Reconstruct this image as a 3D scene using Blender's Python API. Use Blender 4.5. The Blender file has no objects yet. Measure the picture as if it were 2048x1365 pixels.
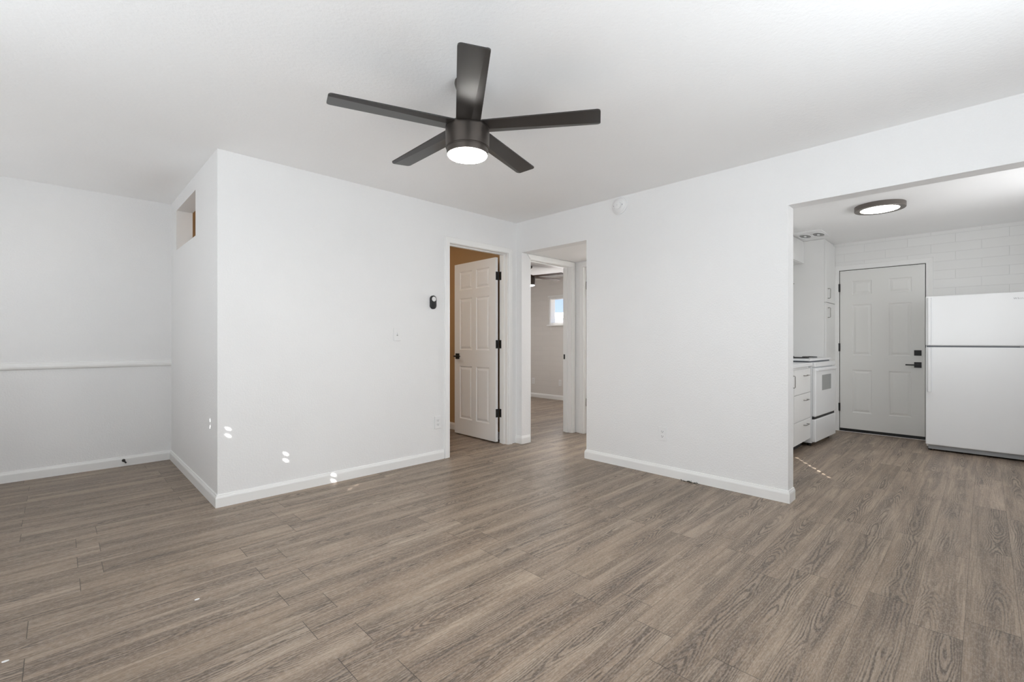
import bpy, bmesh, math, random
from mathutils import Vector, Matrix
C = bpy.context.scene.collection
PI = math.pi
rnd = random.Random(7)

# ------------------------------------------------------------------ camera
YAW = math.radians(45.615)
cam = bpy.data.cameras.new('camera'); cam_o = bpy.data.objects.new('camera', cam); C.objects.link(cam_o)
cam.sensor_width = 36.0; cam.lens = 926.08 * 36.0 / 2048.0; cam.clip_start = 0.02; cam.clip_end = 200
cam_o.location = (0, 0, 1.1312); cam_o.rotation_euler = (PI / 2, 0, YAW - PI / 2)
bpy.context.scene.camera = cam_o
# ------------------------------------------------------------------ view
sc = bpy.context.scene
sc.view_settings.view_transform = 'Standard'; sc.view_settings.look = 'None'
sc.view_settings.gamma = 1.0; sc.view_settings.use_curve_mapping = False
sc.view_settings.exposure = 0.26
sc.cycles.use_denoising = True
sc.cycles.max_bounces = 14; sc.cycles.diffuse_bounces = 10
# ------------------------------------------------------------------ world: blue sky with thin cloud, whiter near the horizon
W = bpy.data.worlds.new('sky'); sc.world = W; W.use_nodes = True
nt = W.node_tree; nt.nodes.clear()
def N(nt, typ, **kw):
    n = nt.nodes.new(typ)
    for k, v in kw.items():
        if k in n.inputs: n.inputs[k].default_value = v
        else: setattr(n, k, v)
    return n
tc = N(nt, 'ShaderNodeTexCoord'); sx = N(nt, 'ShaderNodeSeparateXYZ'); nt.links.new(tc.outputs['Generated'], sx.inputs[0])
rp = N(nt, 'ShaderNodeValToRGB'); rp.color_ramp.elements[0].position = 0.0; rp.color_ramp.elements[0].color = (.95, .97, 1, 1)
rp.color_ramp.elements[1].position = 0.35; rp.color_ramp.elements[1].color = (.30, .50, .90, 1)
e = rp.color_ramp.elements.new(0.05); e.color = (.55, .72, 1, 1)
nt.links.new(sx.outputs[2], rp.inputs[0])
nz = N(nt, 'ShaderNodeTexNoise', Scale=7.0, Detail=4.0); nt.links.new(tc.outputs['Generated'], nz.inputs['Vector'])
rc = N(nt, 'ShaderNodeValToRGB'); rc.color_ramp.elements[0].position = .5; rc.color_ramp.elements[1].position = .75
nt.links.new(nz.outputs[0], rc.inputs[0])
mx = N(nt, 'ShaderNodeMixRGB'); mx.inputs[2].default_value = (.95, .97, 1, 1)
nt.links.new(rc.outputs[0], mx.inputs[0]); nt.links.new(rp.outputs[0], mx.inputs[1])
bg = N(nt, 'ShaderNodeBackground', Strength=1.1); nt.links.new(mx.outputs[0], bg.inputs[0])
wo = N(nt, 'ShaderNodeOutputWorld'); nt.links.new(bg.outputs[0], wo.inputs[0])
# ------------------------------------------------------------------ sun and the daylight that comes in through the windows, plus an added alcove fill
def lamp(name, typ, energy, loc, dirv=None, col=(1, 1, 1), **kw):
    l = bpy.data.lights.new(name, typ); l.energy = energy; l.color = col
    for k, v in kw.items(): setattr(l, k, v)
    o = bpy.data.objects.new(name, l); C.objects.link(o); o.location = loc
    if dirv is not None: o.rotation_euler = Vector(dirv).to_track_quat('-Z', 'Y').to_euler()
    return o
SUN = (1, .68, -.632)
lamp('sun', 'SUN', 75, (-6, -6, 6), SUN, (1, .97, .93), angle=math.radians(.40))
lamp('daylight_front_window', 'AREA', 43, (-1.19, 1.20, 1.48), (1, 0, .8), (.885, .95, 1), shape='RECTANGLE', size=2.7, size_y=1.05)
lamp('alcove_fill', 'AREA', 6, (-1.19, 4.45, 1.48), (1, 0, 0.6), (.96, .98, 1), shape='RECTANGLE', size=1.1, size_y=1.05)  # fill light added to brighten the alcove
lamp('daylight_side_window', 'AREA', 37, (1.5, -.69, 1.53), (0, 1, .85), (.885, .95, 1), shape='RECTANGLE', size=1.8, size_y=1.15)
lamp('daylight_kitchen_window', 'AREA', 13, (5.0, -.69, 1.55), (0, 1, 0.1), (.96, .98, 1), shape='RECTANGLE', size=1.2, size_y=.9)
lamp('daylight_bedroom_window', 'AREA', 10, (6.80, 5.45, 1.72), (-1, 0, -.3), (1, .97, .95), shape='RECTANGLE', size=.8, size_y=.5)
lamp('daylight_back_room_window', 'AREA', 30, (6.80, 2.85, 1.55), (-1, 0, 0), (1, .99, .97), shape='RECTANGLE', size=.9, size_y=.9)
# ------------------------------------------------------------------ materials
def mat(name, col, rough=.5, metal=0., spec=.5, bump=None, emit=None, coat=0., vary=None):
    m = bpy.data.materials.new(name); m.use_nodes = True; t = m.node_tree; b = t.nodes['Principled BSDF']
    b.inputs['Base Color'].default_value = (*col, 1); b.inputs['Roughness'].default_value = rough
    b.inputs['Metallic'].default_value = metal; b.inputs['Specular IOR Level'].default_value = spec
    b.inputs['Coat Weight'].default_value = coat
    if emit: b.inputs['Emission Color'].default_value = (*emit[0], 1); b.inputs['Emission Strength'].default_value = emit[1]
    tc = N(t, 'ShaderNodeTexCoord')
    if vary:
        nz = N(t, 'ShaderNodeTexNoise', Scale=vary[0], Detail=3.0); t.links.new(tc.outputs['Object'], nz.inputs['Vector'])
        rp = N(t, 'ShaderNodeValToRGB'); k = vary[1]
        rp.color_ramp.elements[0].color = (*[c * (1 - k) for c in col], 1); rp.color_ramp.elements[1].color = (*[min(1, c * (1 + k)) for c in col], 1)
        rp.color_ramp.elements[0].position = .3; rp.color_ramp.elements[1].position = .7
        t.links.new(nz.outputs[0], rp.inputs[0]); t.links.new(rp.outputs[0], b.inputs['Base Color'])
    if bump:
        nz = N(t, 'ShaderNodeTexNoise', Scale=bump[0], Detail=3.0); t.links.new(tc.outputs['Object'], nz.inputs['Vector'])
        bp = N(t, 'ShaderNodeBump', Strength=bump[1], Distance=bump[2]); t.links.new(nz.outputs[0], bp.inputs['Height'])
        t.links.new(bp.outputs[0], b.inputs['Normal'])
    return m
M = {}
M['wall'] = mat('painted_drywall', (.85, .85, .85), .55, spec=.35, bump=(85, .55, .004), vary=(1.5, .012))
M['ceil'] = mat('textured_ceiling', (.93, .93, .93), .6, spec=.3, bump=(60, .45, .004), vary=(1.2, .012))
M['trim'] = mat('gloss_trim_paint', (.87, .87, .86), .35, spec=.5)
M['door'] = mat('door_paint', (.84, .835, .825), .4, spec=.45)
M['kdoor'] = mat('kitchen_door_paint', (.80, .80, .78), .45, spec=.4)
M['tan'] = mat('tan_wall_paint', (.46, .295, .145), .6, bump=(60, .2, .002))
M['black'] = mat('matte_black_metal', (.012, .012, .012), .45, spec=.5)
M['slot'] = mat('dark_slot', (.03, .03, .03), .7)
M['plate'] = mat('white_plastic', (.84, .84, .84), .3, vary=(20, .01))
M['enamel'] = mat('appliance_enamel', (.85, .86, .87), .22, spec=.5, vary=(3, .008))
M['cab'] = mat('cabinet_paint', (.83, .83, .82), .4, vary=(4, .01))
M['grey'] = mat('grey_plastic', (.35, .36, .37), .4)
M['gasket'] = mat('gasket_grey', (.16, .17, .19), .5)
M['steel'] = mat('dark_nickel', (.30, .29, .27), .3, metal=1)
M['bronze'] = mat('fan_bronze', (.11, .095, .085), .36, spec=.6, metal=.85, bump=(300, .05, .0005))
M['blade'] = mat('fan_blade_dark', (.024, .021, .019), .29, spec=.6, bump=(250, .08, .0006))
M['blade2'] = mat('fan_blade_walnut', (.075, .036, .020), .6, spec=.15, vary=(12, .3))
M['ringm'] = mat('kitchen_light_ring', (.16, .14, .125), .4, metal=.3)
M['glow'] = mat('lamp_diffuser', (.9, .9, .88), .4, emit=((1, .965, .92), 80))
M['glowk'] = mat('kitchen_diffuser', (.9, .9, .88), .4, emit=((1, .97, .91), 17))
M['glass_dark'] = mat('oven_glass', (.30, .31, .31), .1, spec=.6)
M['slat'] = mat('blind_slat', (.85, .85, .84), .5)
M['scrap'] = mat('dark_scrap', (.03, .035, .025), .8)
M['fence'] = mat('grey_fence_wood', (.045, .048, .055), .8, vary=(3, .3))
M['stucco'] = mat('white_stucco', (.8, .8, .8), .8)
M['dirt'] = mat('dry_ground', (.35, .30, .24), .9, vary=(2, .2))
g = bpy.data.materials.new('window_glass'); g.use_nodes = True; t = g.node_tree; t.nodes.clear()
o_ = N(t, 'ShaderNodeOutputMaterial'); ms = N(t, 'ShaderNodeMixShader', Fac=.08); tr = N(t, 'ShaderNodeBsdfTransparent'); gl = N(t, 'ShaderNodeBsdfGlossy', Roughness=.02)
t.links.new(tr.outputs[0], ms.inputs[1]); t.links.new(gl.outputs[0], ms.inputs[2]); t.links.new(ms.outputs[0], o_.inputs[0]); M['glass'] = g

# painted slump block: mortar joints cut by bump and a slightly darker line
def block_mat(name, col, rot_axis, ox, oz):
    m = bpy.data.materials.new(name); m.use_nodes = True; t = m.node_tree; b = t.nodes['Principled BSDF']
    b.inputs['Roughness'].default_value = .55
    tc = N(t, 'ShaderNodeTexCoord'); s = N(t, 'ShaderNodeSeparateXYZ'); t.links.new(tc.outputs['Object'], s.inputs[0])
    a1 = N(t, 'ShaderNodeMath', operation='ADD'); a1.inputs[1].default_value = -ox; t.links.new(s.outputs[rot_axis], a1.inputs[0])
    a2 = N(t, 'ShaderNodeMath', operation='ADD'); a2.inputs[1].default_value = -oz; t.links.new(s.outputs[2], a2.inputs[0])
    c = N(t, 'ShaderNodeCombineXYZ'); t.links.new(a1.outputs[0], c.inputs[0]); t.links.new(a2.outputs[0], c.inputs[1])
    nz = N(t, 'ShaderNodeTexNoise', Scale=6.0); t.links.new(tc.outputs['Object'], nz.inputs['Vector'])
    vm = N(t, 'ShaderNodeVectorMath', operation='MULTIPLY_ADD'); vm.inputs[1].default_value = (.006, .006, .006); t.links.new(nz.outputs[1], vm.inputs[0]); t.links.new(c.outputs[0], vm.inputs[2])
    br = N(t, 'ShaderNodeTexBrick', offset=.5, squash=1.0); t.links.new(vm.outputs[0], br.inputs['Vector'])
    br.inputs['Scale'].default_value = 1.0; br.inputs['Brick Width'].default_value = .404; br.inputs['Row Height'].default_value = .0995
    br.inputs['Mortar Size'].default_value = .0028; br.inputs['Mortar Smooth'].default_value = .5; br.inputs['Bias'].default_value = 0
    br.inputs['Color1'].default_value = (*col, 1); br.inputs['Color2'].default_value = (*[k * .975 for k in col], 1)
    br.inputs['Mortar'].default_value = (*[k * .90 for k in col], 1)
    t.links.new(br.outputs['Color'], b.inputs['Base Color'])
    n2 = N(t, 'ShaderNodeTexNoise', Scale=60.0); t.links.new(tc.outputs['Object'], n2.inputs['Vector'])
    mm = N(t, 'ShaderNodeMath', operation='MULTIPLY_ADD'); mm.inputs[1].default_value = -1.0; t.links.new(br.outputs['Fac'], mm.inputs[0])
    m3 = N(t, 'ShaderNodeMath', operation='MULTIPLY'); m3.inputs[1].default_value = .25; t.links.new(n2.outputs[0], m3.inputs[0]); t.links.new(m3.outputs[0], mm.inputs[2])
    bp = N(t, 'ShaderNodeBump', Strength=.5, Distance=.004); t.links.new(mm.outputs[0], bp.inputs['Height']); t.links.new(bp.outputs[0], b.inputs['Normal'])
    return m
M['block_k'] = block_mat('painted_block_kitchen', (.84, .84, .83), 1, .432, .036)
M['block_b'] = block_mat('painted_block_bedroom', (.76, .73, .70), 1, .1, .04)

# wood plank floor: plank seams from the mesh's own plank coordinates, grain as stretched noise contours
def floor_mat():
    m = bpy.data.materials.new('vinyl_plank_wood'); m.use_nodes = True; t = m.node_tree; b = t.nodes['Principled BSDF']; L = t.links.new
    uv = N(t, 'ShaderNodeUVMap', uv_map='plank'); at = N(t, 'ShaderNodeAttribute', attribute_name='rnd')
    su = N(t, 'ShaderNodeSeparateXYZ'); L(uv.outputs[0], su.inputs[0]); sr = N(t, 'ShaderNodeSeparateColor'); L(at.outputs['Color'], sr.inputs[0])
    def math_(op, a, c=None, d=None):
        n = N(t, 'ShaderNodeMath', operation=op)
        for i, v in enumerate((a, c, d)):
            if v is None: continue
            if isinstance(v, (int, float)): n.inputs[i].default_value = v
            else: L(v, n.inputs[i])
        return n.outputs[0]
    x, y = su.outputs[0], su.outputs[1]; r1, r2, ln = sr.outputs[0], sr.outputs[1], sr.outputs[2]
    # distance to plank edge
    Wd = .1555
    dy = math_('MINIMUM', y, math_('SUBTRACT', Wd, y)); dx = math_('MINIMUM', x, math_('SUBTRACT', math_('MULTIPLY', ln, 2.0), x))
    seam = math_('MAXIMUM', math_('LESS_THAN', dx, .0014), math_('MULTIPLY', math_('LESS_THAN', dy, .0009), .75))
    def vec(sx_, sy_, ox=37.0):
        c = N(t, 'ShaderNodeCombineXYZ')
        L(math_('MULTIPLY_ADD', r1, ox, math_('MULTIPLY', x, sx_)), c.inputs[0]); L(math_('MULTIPLY_ADD', r2, 23.0, math_('MULTIPLY', y, sy_)), c.inputs[1]); L(math_('MULTIPLY', r1, 9.0), c.inputs[2])
        return c.outputs[0]
    def noise(v, detail=2.0, rough=.5, dist=0.):
        n = N(t, 'ShaderNodeTexNoise', Scale=1.0, Detail=detail, Roughness=rough, Distortion=dist); L(v, n.inputs['Vector']); return n.outputs[0]
    def ramp(v, stops):
        r = N(t, 'ShaderNodeValToRGB'); es = r.color_ramp.elements
        es[0].position, c0 = stops[0]; es[0].color = (c0, c0, c0, 1) if isinstance(c0, (int, float)) else (*c0, 1)
        es[1].position, c1 = stops[-1]; es[1].color = (c1, c1, c1, 1) if isinstance(c1, (int, float)) else (*c1, 1)
        for p_, c_ in stops[1:-1]:
            e_ = es.new(p_); e_.color = (c_, c_, c_, 1) if isinstance(c_, (int, float)) else (*c_, 1)
        L(v, r.inputs[0]); return r.outputs[0]
    def mixc(f, a, c, mode='MIX'):
        n = N(t, 'ShaderNodeMixRGB', blend_type=mode)
        for i, v in enumerate((f, a, c)):
            if isinstance(v, (int, float)): n.inputs[i].default_value = v
            elif isinstance(v, tuple): n.inputs[i].default_value = (*v, 1)
            else: L(v, n.inputs[i])
        return n.outputs[0]
    base = noise(vec(1.8, 7.0), 3.0)
    col = ramp(base, [(.30, (.270, .196, .140)), (.5, (.358, .270, .200)), (.70, (.435, .343, .262))])
    # long smoky streaks along the grain
    band = ramp(noise(vec(1.15, 24.0, 19.0), 4.5, .66, .25), [(.46, 0.), (.62, 1.)])
    col = mixc(math_('MULTIPLY', band, .66), col, (.110, .080, .058))
    # cathedral grain: growth lines run along the board, bent into arches and eyes round the heart line
    yc = math_('SUBTRACT', y, math_('MULTIPLY_ADD', r2, .07, .042))
    d = math_('SQRT', math_('MULTIPLY_ADD', yc, yc, .00020))
    ph = math_('MULTIPLY_ADD', d, 640.0, math_('MULTIPLY', noise(vec(1.5, 5.0, 61.0), 1.5, .45, .3), 90.0))
    ph = math_('MULTIPLY_ADD', noise(vec(7.0, 42.0, 31.0), 2.0), 8.0, ph)
    rings = math_('SINE', ph)
    rings = ramp(math_('MULTIPLY_ADD', rings, .5, .5), [(.0, 0.), (.5, .15), (.85, 1.)])
    near = ramp(math_('ABSOLUTE', yc), [(.022, 1.), (.066, .0)])
    mask = ramp(noise(vec(1.5, 3.0, 83.0), 2.5), [(.36, 0.0), (.50, 1.)])
    mask = math_('MULTIPLY', mask, near)
    mask = math_('MAXIMUM', mask, .07)
    col = mixc(math_('MULTIPLY', math_('MULTIPLY', rings, mask), .88), col, (.070, .050, .038))
    col = mixc(math_('MULTIPLY', mask, .20), col, (.15, .115, .09))
    # fine saw texture and streaks
    st = ramp(noise(vec(6.0, 260.0, 11.0), 3.0, .7), [(.38, .0), (.58, 1.)])
    col = mixc(math_('MULTIPLY', math_('SUBTRACT', 1.0, st), .46), col, (.12, .092, .072))
    sp = ramp(noise(vec(60.0, 190.0, 5.0), 3.0, .75), [(.47, 0.), (.60, 1.)])
    col = mixc(math_('MULTIPLY', sp, .23), col, (.60, .52, .45))
    # per plank tone
    tone = math_('MULTIPLY_ADD', r2, .13, .935)
    tc_ = N(t, 'ShaderNodeCombineColor'); L(tone, tc_.inputs[0]); L(math_('MULTIPLY_ADD', r1, .01, tone), tc_.inputs[1]); L(math_('MULTIPLY_ADD', r1, .03, math_('SUBTRACT', tone, .01)), tc_.inputs[2])
    col = mixc(1.0, col, tc_.outputs[0], 'MULTIPLY')
    col = mixc(math_('MULTIPLY', seam, .72), col, (.03, .024, .02))
    L(col, b.inputs['Base Color'])
    b.inputs['Specular IOR Level'].default_value = .42
    L(math_('MULTIPLY_ADD', base, .15, .36), b.inputs['Roughness'])
    hh = math_('SUBTRACT', math_('MULTIPLY', st, .35), math_('MULTIPLY', seam, 1.5))
    hh = math_('SUBTRACT', hh, math_('MULTIPLY', math_('MULTIPLY', rings, mask), .5))
    bp = N(t, 'ShaderNodeBump', Strength=.25, Distance=.0008); L(hh, bp.inputs['Height']); L(bp.outputs[0], b.inputs['Normal'])
    return m
M['floor'] = floor_mat()

# ------------------------------------------------------------------ mesh helpers
def box(bm, x0, x1, y0, y1, z0, z1, mtx=None):
    x0, x1 = min(x0, x1), max(x0, x1); y0, y1 = min(y0, y1), max(y0, y1); z0, z1 = min(z0, z1), max(z0, z1)
    v = [bm.verts.new(p) for p in ((x0, y0, z0), (x1, y0, z0), (x1, y1, z0), (x0, y1, z0), (x0, y0, z1), (x1, y0, z1), (x1, y1, z1), (x0, y1, z1))]
    if mtx:
        for a in v: a.co = mtx @ a.co
    for f in ((0, 3, 2, 1), (4, 5, 6, 7), (0, 1, 5, 4), (1, 2, 6, 5), (2, 3, 7, 6), (3, 0, 4, 7)): bm.faces.new([v[i] for i in f])
    return v
def rbox(x0, x1, y0, y1, z0, z1, r=.003, seg=2):
    bm = bmesh.new(); box(bm, x0, x1, y0, y1, z0, z1)
    bmesh.ops.bevel(bm, geom=bm.edges[:], offset=r, segments=seg, affect='EDGES', profile=.5)
    return bm
def boxes(*bs):
    bm = bmesh.new()
    for b in bs: box(bm, *b)
    return bm
def lathe(bm, prof, seg=48, mtx=None):
    rings = []
    for r, z in prof:
        if r < 1e-6: rings.append([bm.verts.new((0, 0, z))])
        else: rings.append([bm.verts.new((r * math.cos(2 * PI * k / seg), r * math.sin(2 * PI * k / seg), z)) for k in range(seg)])
    for a, b in zip(rings[:-1], rings[1:]):
        for k in range(seg):
            k2 = (k + 1) % seg
            if len(a) == 1 and len(b) == 1: continue
            if len(a) == 1: bm.faces.new((a[0], b[k], b[k2]))
            elif len(b) == 1: bm.faces.new((a[k], b[0], a[k2]))
            else: bm.faces.new((a[k], b[k], b[k2], a[k2]))
    bmesh.ops.recalc_face_normals(bm, faces=bm.faces)
    if mtx:
        for r in rings:
            for v in r: v.co = mtx @ v.co
    return bm
def tube(bm, pts, r, seg=10):
    pts = [Vector(p) for p in pts]; rings = []
    for i, p in enumerate(pts):
        d = (pts[min(i + 1, len(pts) - 1)] - pts[max(i - 1, 0)]).normalized()
        up = Vector((0, 0, 1)) if abs(d.z) < .9 else Vector((1, 0, 0))
        a = d.cross(up).normalized(); b = d.cross(a).normalized()
        rings.append([bm.verts.new(p + a * r * math.cos(2 * PI * k / seg) + b * r * math.sin(2 * PI * k / seg)) for k in range(seg)])
    for a, b in zip(rings[:-1], rings[1:]):
        for k in range(seg): bm.faces.new((a[k], a[(k + 1) % seg], b[(k + 1) % seg], b[k]))
    bm.faces.new(rings[0][::-1]); bm.faces.new(rings[-1])
    bmesh.ops.recalc_face_normals(bm, faces=bm.faces)
    return bm
def extrude_profile(bm, prof, a, b, flip=False):
    """profile points (n, z) swept along the ground line a->b; n is measured along the left normal of a->b (or right if flip)"""
    a = Vector((*a, 0)); b = Vector((*b, 0)); d = (b - a).normalized(); n = Vector((-d.y, d.x, 0)) * (-1 if flip else 1)
    A = [bm.verts.new(a + n * p + Vector((0, 0, z))) for p, z in prof]; B = [bm.verts.new(b + n * p + Vector((0, 0, z))) for p, z in prof]
    k = len(prof)
    for i in range(k): bm.faces.new((A[i], A[(i + 1) % k], B[(i + 1) % k], B[i]))
    bm.faces.new(A[::-1]); bm.faces.new(B); bmesh.ops.recalc_face_normals(bm, faces=bm.faces)
def stadium(bm, w, h, t, seg=16):
    """upright rounded tablet, face along -Y, back at y=0"""
    r = w / 2; pts = []
    for k in range(seg + 1): a = PI * k / seg; pts.append((r * math.cos(a), h / 2 - r + r * math.sin(a)))
    for k in range(seg + 1): a = PI + PI * k / seg; pts.append((r * math.cos(a), -h / 2 + r + r * math.sin(a)))
    lay = [(1, 0), (1, -t * .7), (.93, -t * .92), (.82, -t)]
    R = []
    for s, y in lay: R.append([bm.verts.new((x * s, y, z * (1 - (1 - s) * w / h))) for x, z in pts])
    for a, b in zip(R[:-1], R[1:]):
        for k in range(len(pts)): bm.faces.new((a[k], a[(k + 1) % len(pts)], b[(k + 1) % len(pts)], b[k]))
    bm.faces.new(R[0]); bm.faces.new(R[-1]); bmesh.ops.recalc_face_normals(bm, faces=bm.faces)
def obj(name, bm, m, parent=None, loc=None, rot=None, smooth=None):
    me = bpy.data.meshes.new(name); bm.to_mesh(me); bm.free(); me.materials.append(M[m] if isinstance(m, str) else m)
    o = bpy.data.objects.new(name, me); C.objects.link(o)
    if parent: o.parent = parent
    if loc: o.location = loc
    if rot: o.rotation_euler = rot
    if smooth:
        me.polygons.foreach_set('use_smooth', [True] * len(me.polygons))
        try: me.set_sharp_from_angle(angle=math.radians(smooth))
        except Exception: pass
    return o
def thing(name, label, cat, loc=(0, 0, 0), rotz=0, group=None):
    o = bpy.data.objects.new(name, None); C.objects.link(o); o.empty_display_size = .05
    o.location = loc; o.rotation_euler = (0, 0, rotz); return tag(o, label, cat, group)
def tag(o, label, cat, group=None):
    o['label'] = label; o['category'] = cat
    if group: o['group'] = group
    return o
def struct(name, bm, m, label, cat, parent=None, **kw):
    o = obj(name, bm, m, parent, **kw)
    if not parent: o['kind'] = 'structure'; o['label'] = label; o['category'] = cat
    return o
def dup(root, loc, rotz, label, group=None):
    r = root.copy(); C.objects.link(r); r.location = loc; r.rotation_euler = (0, 0, rotz); r['label'] = label
    if group: r['group'] = group
    for ch in list(root.children):
        c = ch.copy(); C.objects.link(c); c.parent = r
        for g_ in ch.children:
            d = g_.copy(); C.objects.link(d); d.parent = c
    return r

# ------------------------------------------------------------------ dimensions of the place (metres, camera above the origin)
A_, B_, CX, D_, WT = 3.648, 3.6365, .770, 5.457, .1235
H, HH, HK = 2.44, 2.105, 2.36
KX, BX, KY = 7.052, 6.864, 2.03
XW, YW = -1.30, -.80
HX, HY, HR = 4.580, 3.562, 2.689       # hall back wall, hall left wall, right edge of hall opening
JY, JH = .9616, 2.080                  # kitchen opening jamb and header

# ------------------------------------------------------------------ floor: every plank its own face
def build_floor():
    bm = bmesh.new(); uvl = bm.loops.layers.uv.new('plank'); cl = bm.loops.layers.float_color.new('rnd')
    base = {-2: 2.44, -1: 2.622, 0: 2.437, 1: 2.612, 2: 2.431, 3: 2.609, 4: 2.437, 5: 1.671, 6: 1.804, 7: 1.657, 8: 1.796, 9: 1.647, 10: 1.787, 11: 1.639,
            12: 1.783, 13: 1.640, 14: 1.787, 15: 1.638, 16: .849, 17: .706, 18: 1.008, 19: 1.094, 20: 1.005, 21: 1.098, 22: 1.006, 23: 1.097,
            24: .78, 25: .62, 26: .775, 27: .62, 28: .775, 29: .62, 30: .775, 31: .62, 32: .775}
    w, off, LL = .1555, .0577, .937
    for r in range(-7, 45):
        y0 = off + r * w
        x0 = base.get(r, 2.43 if r % 2 else 2.61)
        k0 = math.floor((XW - .2 - x0) / LL)
        x = x0 + k0 * LL
        while x < 7.2:
            x1 = x + LL; q = (rnd.random(), rnd.random(), LL / 2, 1)
            vs = [bm.verts.new(p) for p in ((x, y0, 0), (x1, y0, 0), (x1, y0 + w, 0), (x, y0 + w, 0))]
            f = bm.faces.new(vs)
            for lp, uvc in zip(f.loops, ((0, 0), (LL, 0), (LL, w), (0, w))): lp[uvl].uv = uvc; lp[cl] = q
            x = x1
    return bm
struct('floor', build_floor(), 'floor', 'grey-brown wood-look vinyl plank floor running through all rooms', 'floor')
struct('subfloor', boxes((XW - .12, 7.2, YW - .12, 6.95, -.12, -.004)), 'stucco', 'concrete slab under the plank floor', 'floor')

# ------------------------------------------------------------------ ceilings
struct('ceiling', boxes((XW - .12, B_ + WT, YW - .12, D_ + .12, H, H + .12)), 'ceil', 'white textured living room ceiling with the dark fan', 'ceiling')
struct('ceiling_kitchen', boxes((B_ + WT, KX + .12, YW - .12, KY + .12, HK, HK + .2)), 'ceil', 'lower white kitchen ceiling beyond the wide opening', 'ceiling')
struct('ceiling_hall', boxes((B_ + WT, HX + .12, KY + .12, HY, HH, HH + .2)), 'ceil', 'low white hall ceiling level with the opening head', 'ceiling')
struct('ceiling_bedroom', boxes((B_ + WT, BX + .16, HY + .122, 6.95, HK, HK + .2)), 'ceil', 'white bedroom ceiling seen through the far doorway', 'ceiling')
struct('ceiling_back_room', boxes((HX + .12, BX + .16, KY + .12, HY, HK, HK + .2)), 'ceil', 'ceiling of the back room past the hall door', 'ceiling')

# ------------------------------------------------------------------ walls
DA0, DA1, DAH = 2.708, 3.512, 2.100     # rough opening of the door in the centre wall
struct('wall_center', boxes((CX, DA0, A_, A_ + .122, 0, H), (DA1, B_, A_, A_ + .122, 0, H), (DA0, DA1, A_, A_ + .122, DAH, H)), 'wall',
       'long white centre wall with the open panelled door', 'wall')
NY0, NY1, NZ0, NZ1 = 4.353, 5.177, 1.963, 2.325
struct('wall_alcove_side', boxes((CX, CX + WT, A_ + .122, NY0, 0, H), (CX, CX + WT, NY1, D_, 0, H), (CX, CX + WT, NY0, NY1, 0, NZ0), (CX, CX + WT, NY0, NY1, NZ1, H)), 'wall',
       'white side wall of the left alcove with a small high opening', 'wall')
struct('wall_far_left', boxes((XW - .12, B_, D_, D_ + .12, 0, H)), 'wall', 'white alcove end wall with a chair rail', 'wall')
struct('wall_right', boxes((B_, B_ + WT, JY, HR, 0, H), (B_, B_ + WT, HR, HY, HH, H), (B_, B_ + WT, HY, A_ + .122, 0, H), (B_, B_ + WT, YW, JY, JH, H)), 'wall',
       'long white right-hand wall between hall and kitchen openings', 'wall')
BD0, BD1, BDH = 3.765, 4.515, 2.055
struct('wall_hall_left', boxes((B_ + WT, BD0, HY, HY + .122, 0, HK), (BD1, BX, HY, HY + .122, 0, HK), (BD0, BD1, HY, HY + .122, BDH, HK)), 'wall',
       'white hall wall holding the bedroom doorway', 'wall')
HD0, HD1, HDH = 2.62, 3.432, 2.045
struct('wall_hall_back', boxes((HX, HX + .12, HD1, HY, 0, HK), (HX, HX + .12, KY + .12, HD0, 0, HK), (HX, HX + .12, HD0, HD1, HDH, HK)), 'wall',
       'narrow white hall end wall between two door frames', 'wall')
struct('wall_kitchen_left', boxes((B_ + WT, KX, KY, KY + .12, 0, HK)), 'wall', 'kitchen wall behind stove and cabinets', 'wall')
KD0, KD1, KDH = .470, 1.290, 2.018
struct('wall_kitchen_back', boxes((KX, KX + .12, YW - .12, KD0, 0, HK), (KX, KX + .12, KD1, KY + .12, 0, HK), (KX, KX + .12, KD0, KD1, KDH, HK)), 'block_k',
       'white painted block wall behind the fridge and back door', 'wall')
WB0, WB1, WBZ0, WBZ1 = 5.05, 5.99, 1.45, 1.98
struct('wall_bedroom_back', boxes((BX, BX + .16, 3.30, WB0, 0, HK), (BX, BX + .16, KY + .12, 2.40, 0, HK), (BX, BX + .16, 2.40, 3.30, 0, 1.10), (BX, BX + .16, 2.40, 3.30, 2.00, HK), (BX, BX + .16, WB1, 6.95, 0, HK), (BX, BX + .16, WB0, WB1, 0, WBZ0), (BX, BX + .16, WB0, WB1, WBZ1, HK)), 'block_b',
       'painted block bedroom wall with a small window', 'wall')
struct('wall_bedroom_side', boxes((B_, BX + .16, 6.83, 6.95, 0, HK)), 'wall', 'bedroom end wall out of sight past the fan', 'wall')
struct('wall_bedroom_left', boxes((B_ + .03, B_ + WT, A_ + .122, 6.83, 0, HK + .2)), 'wall', 'partition between bedroom and tan room', 'wall')
struct('wall_tan_room', boxes((B_ - .02, B_ + .03, A_ + .122, D_, 0, H), (CX + WT, B_ - .02, D_ - .01, D_, 0, H)), 'tan', 'tan painted wall seen behind the open door', 'wall')
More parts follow.
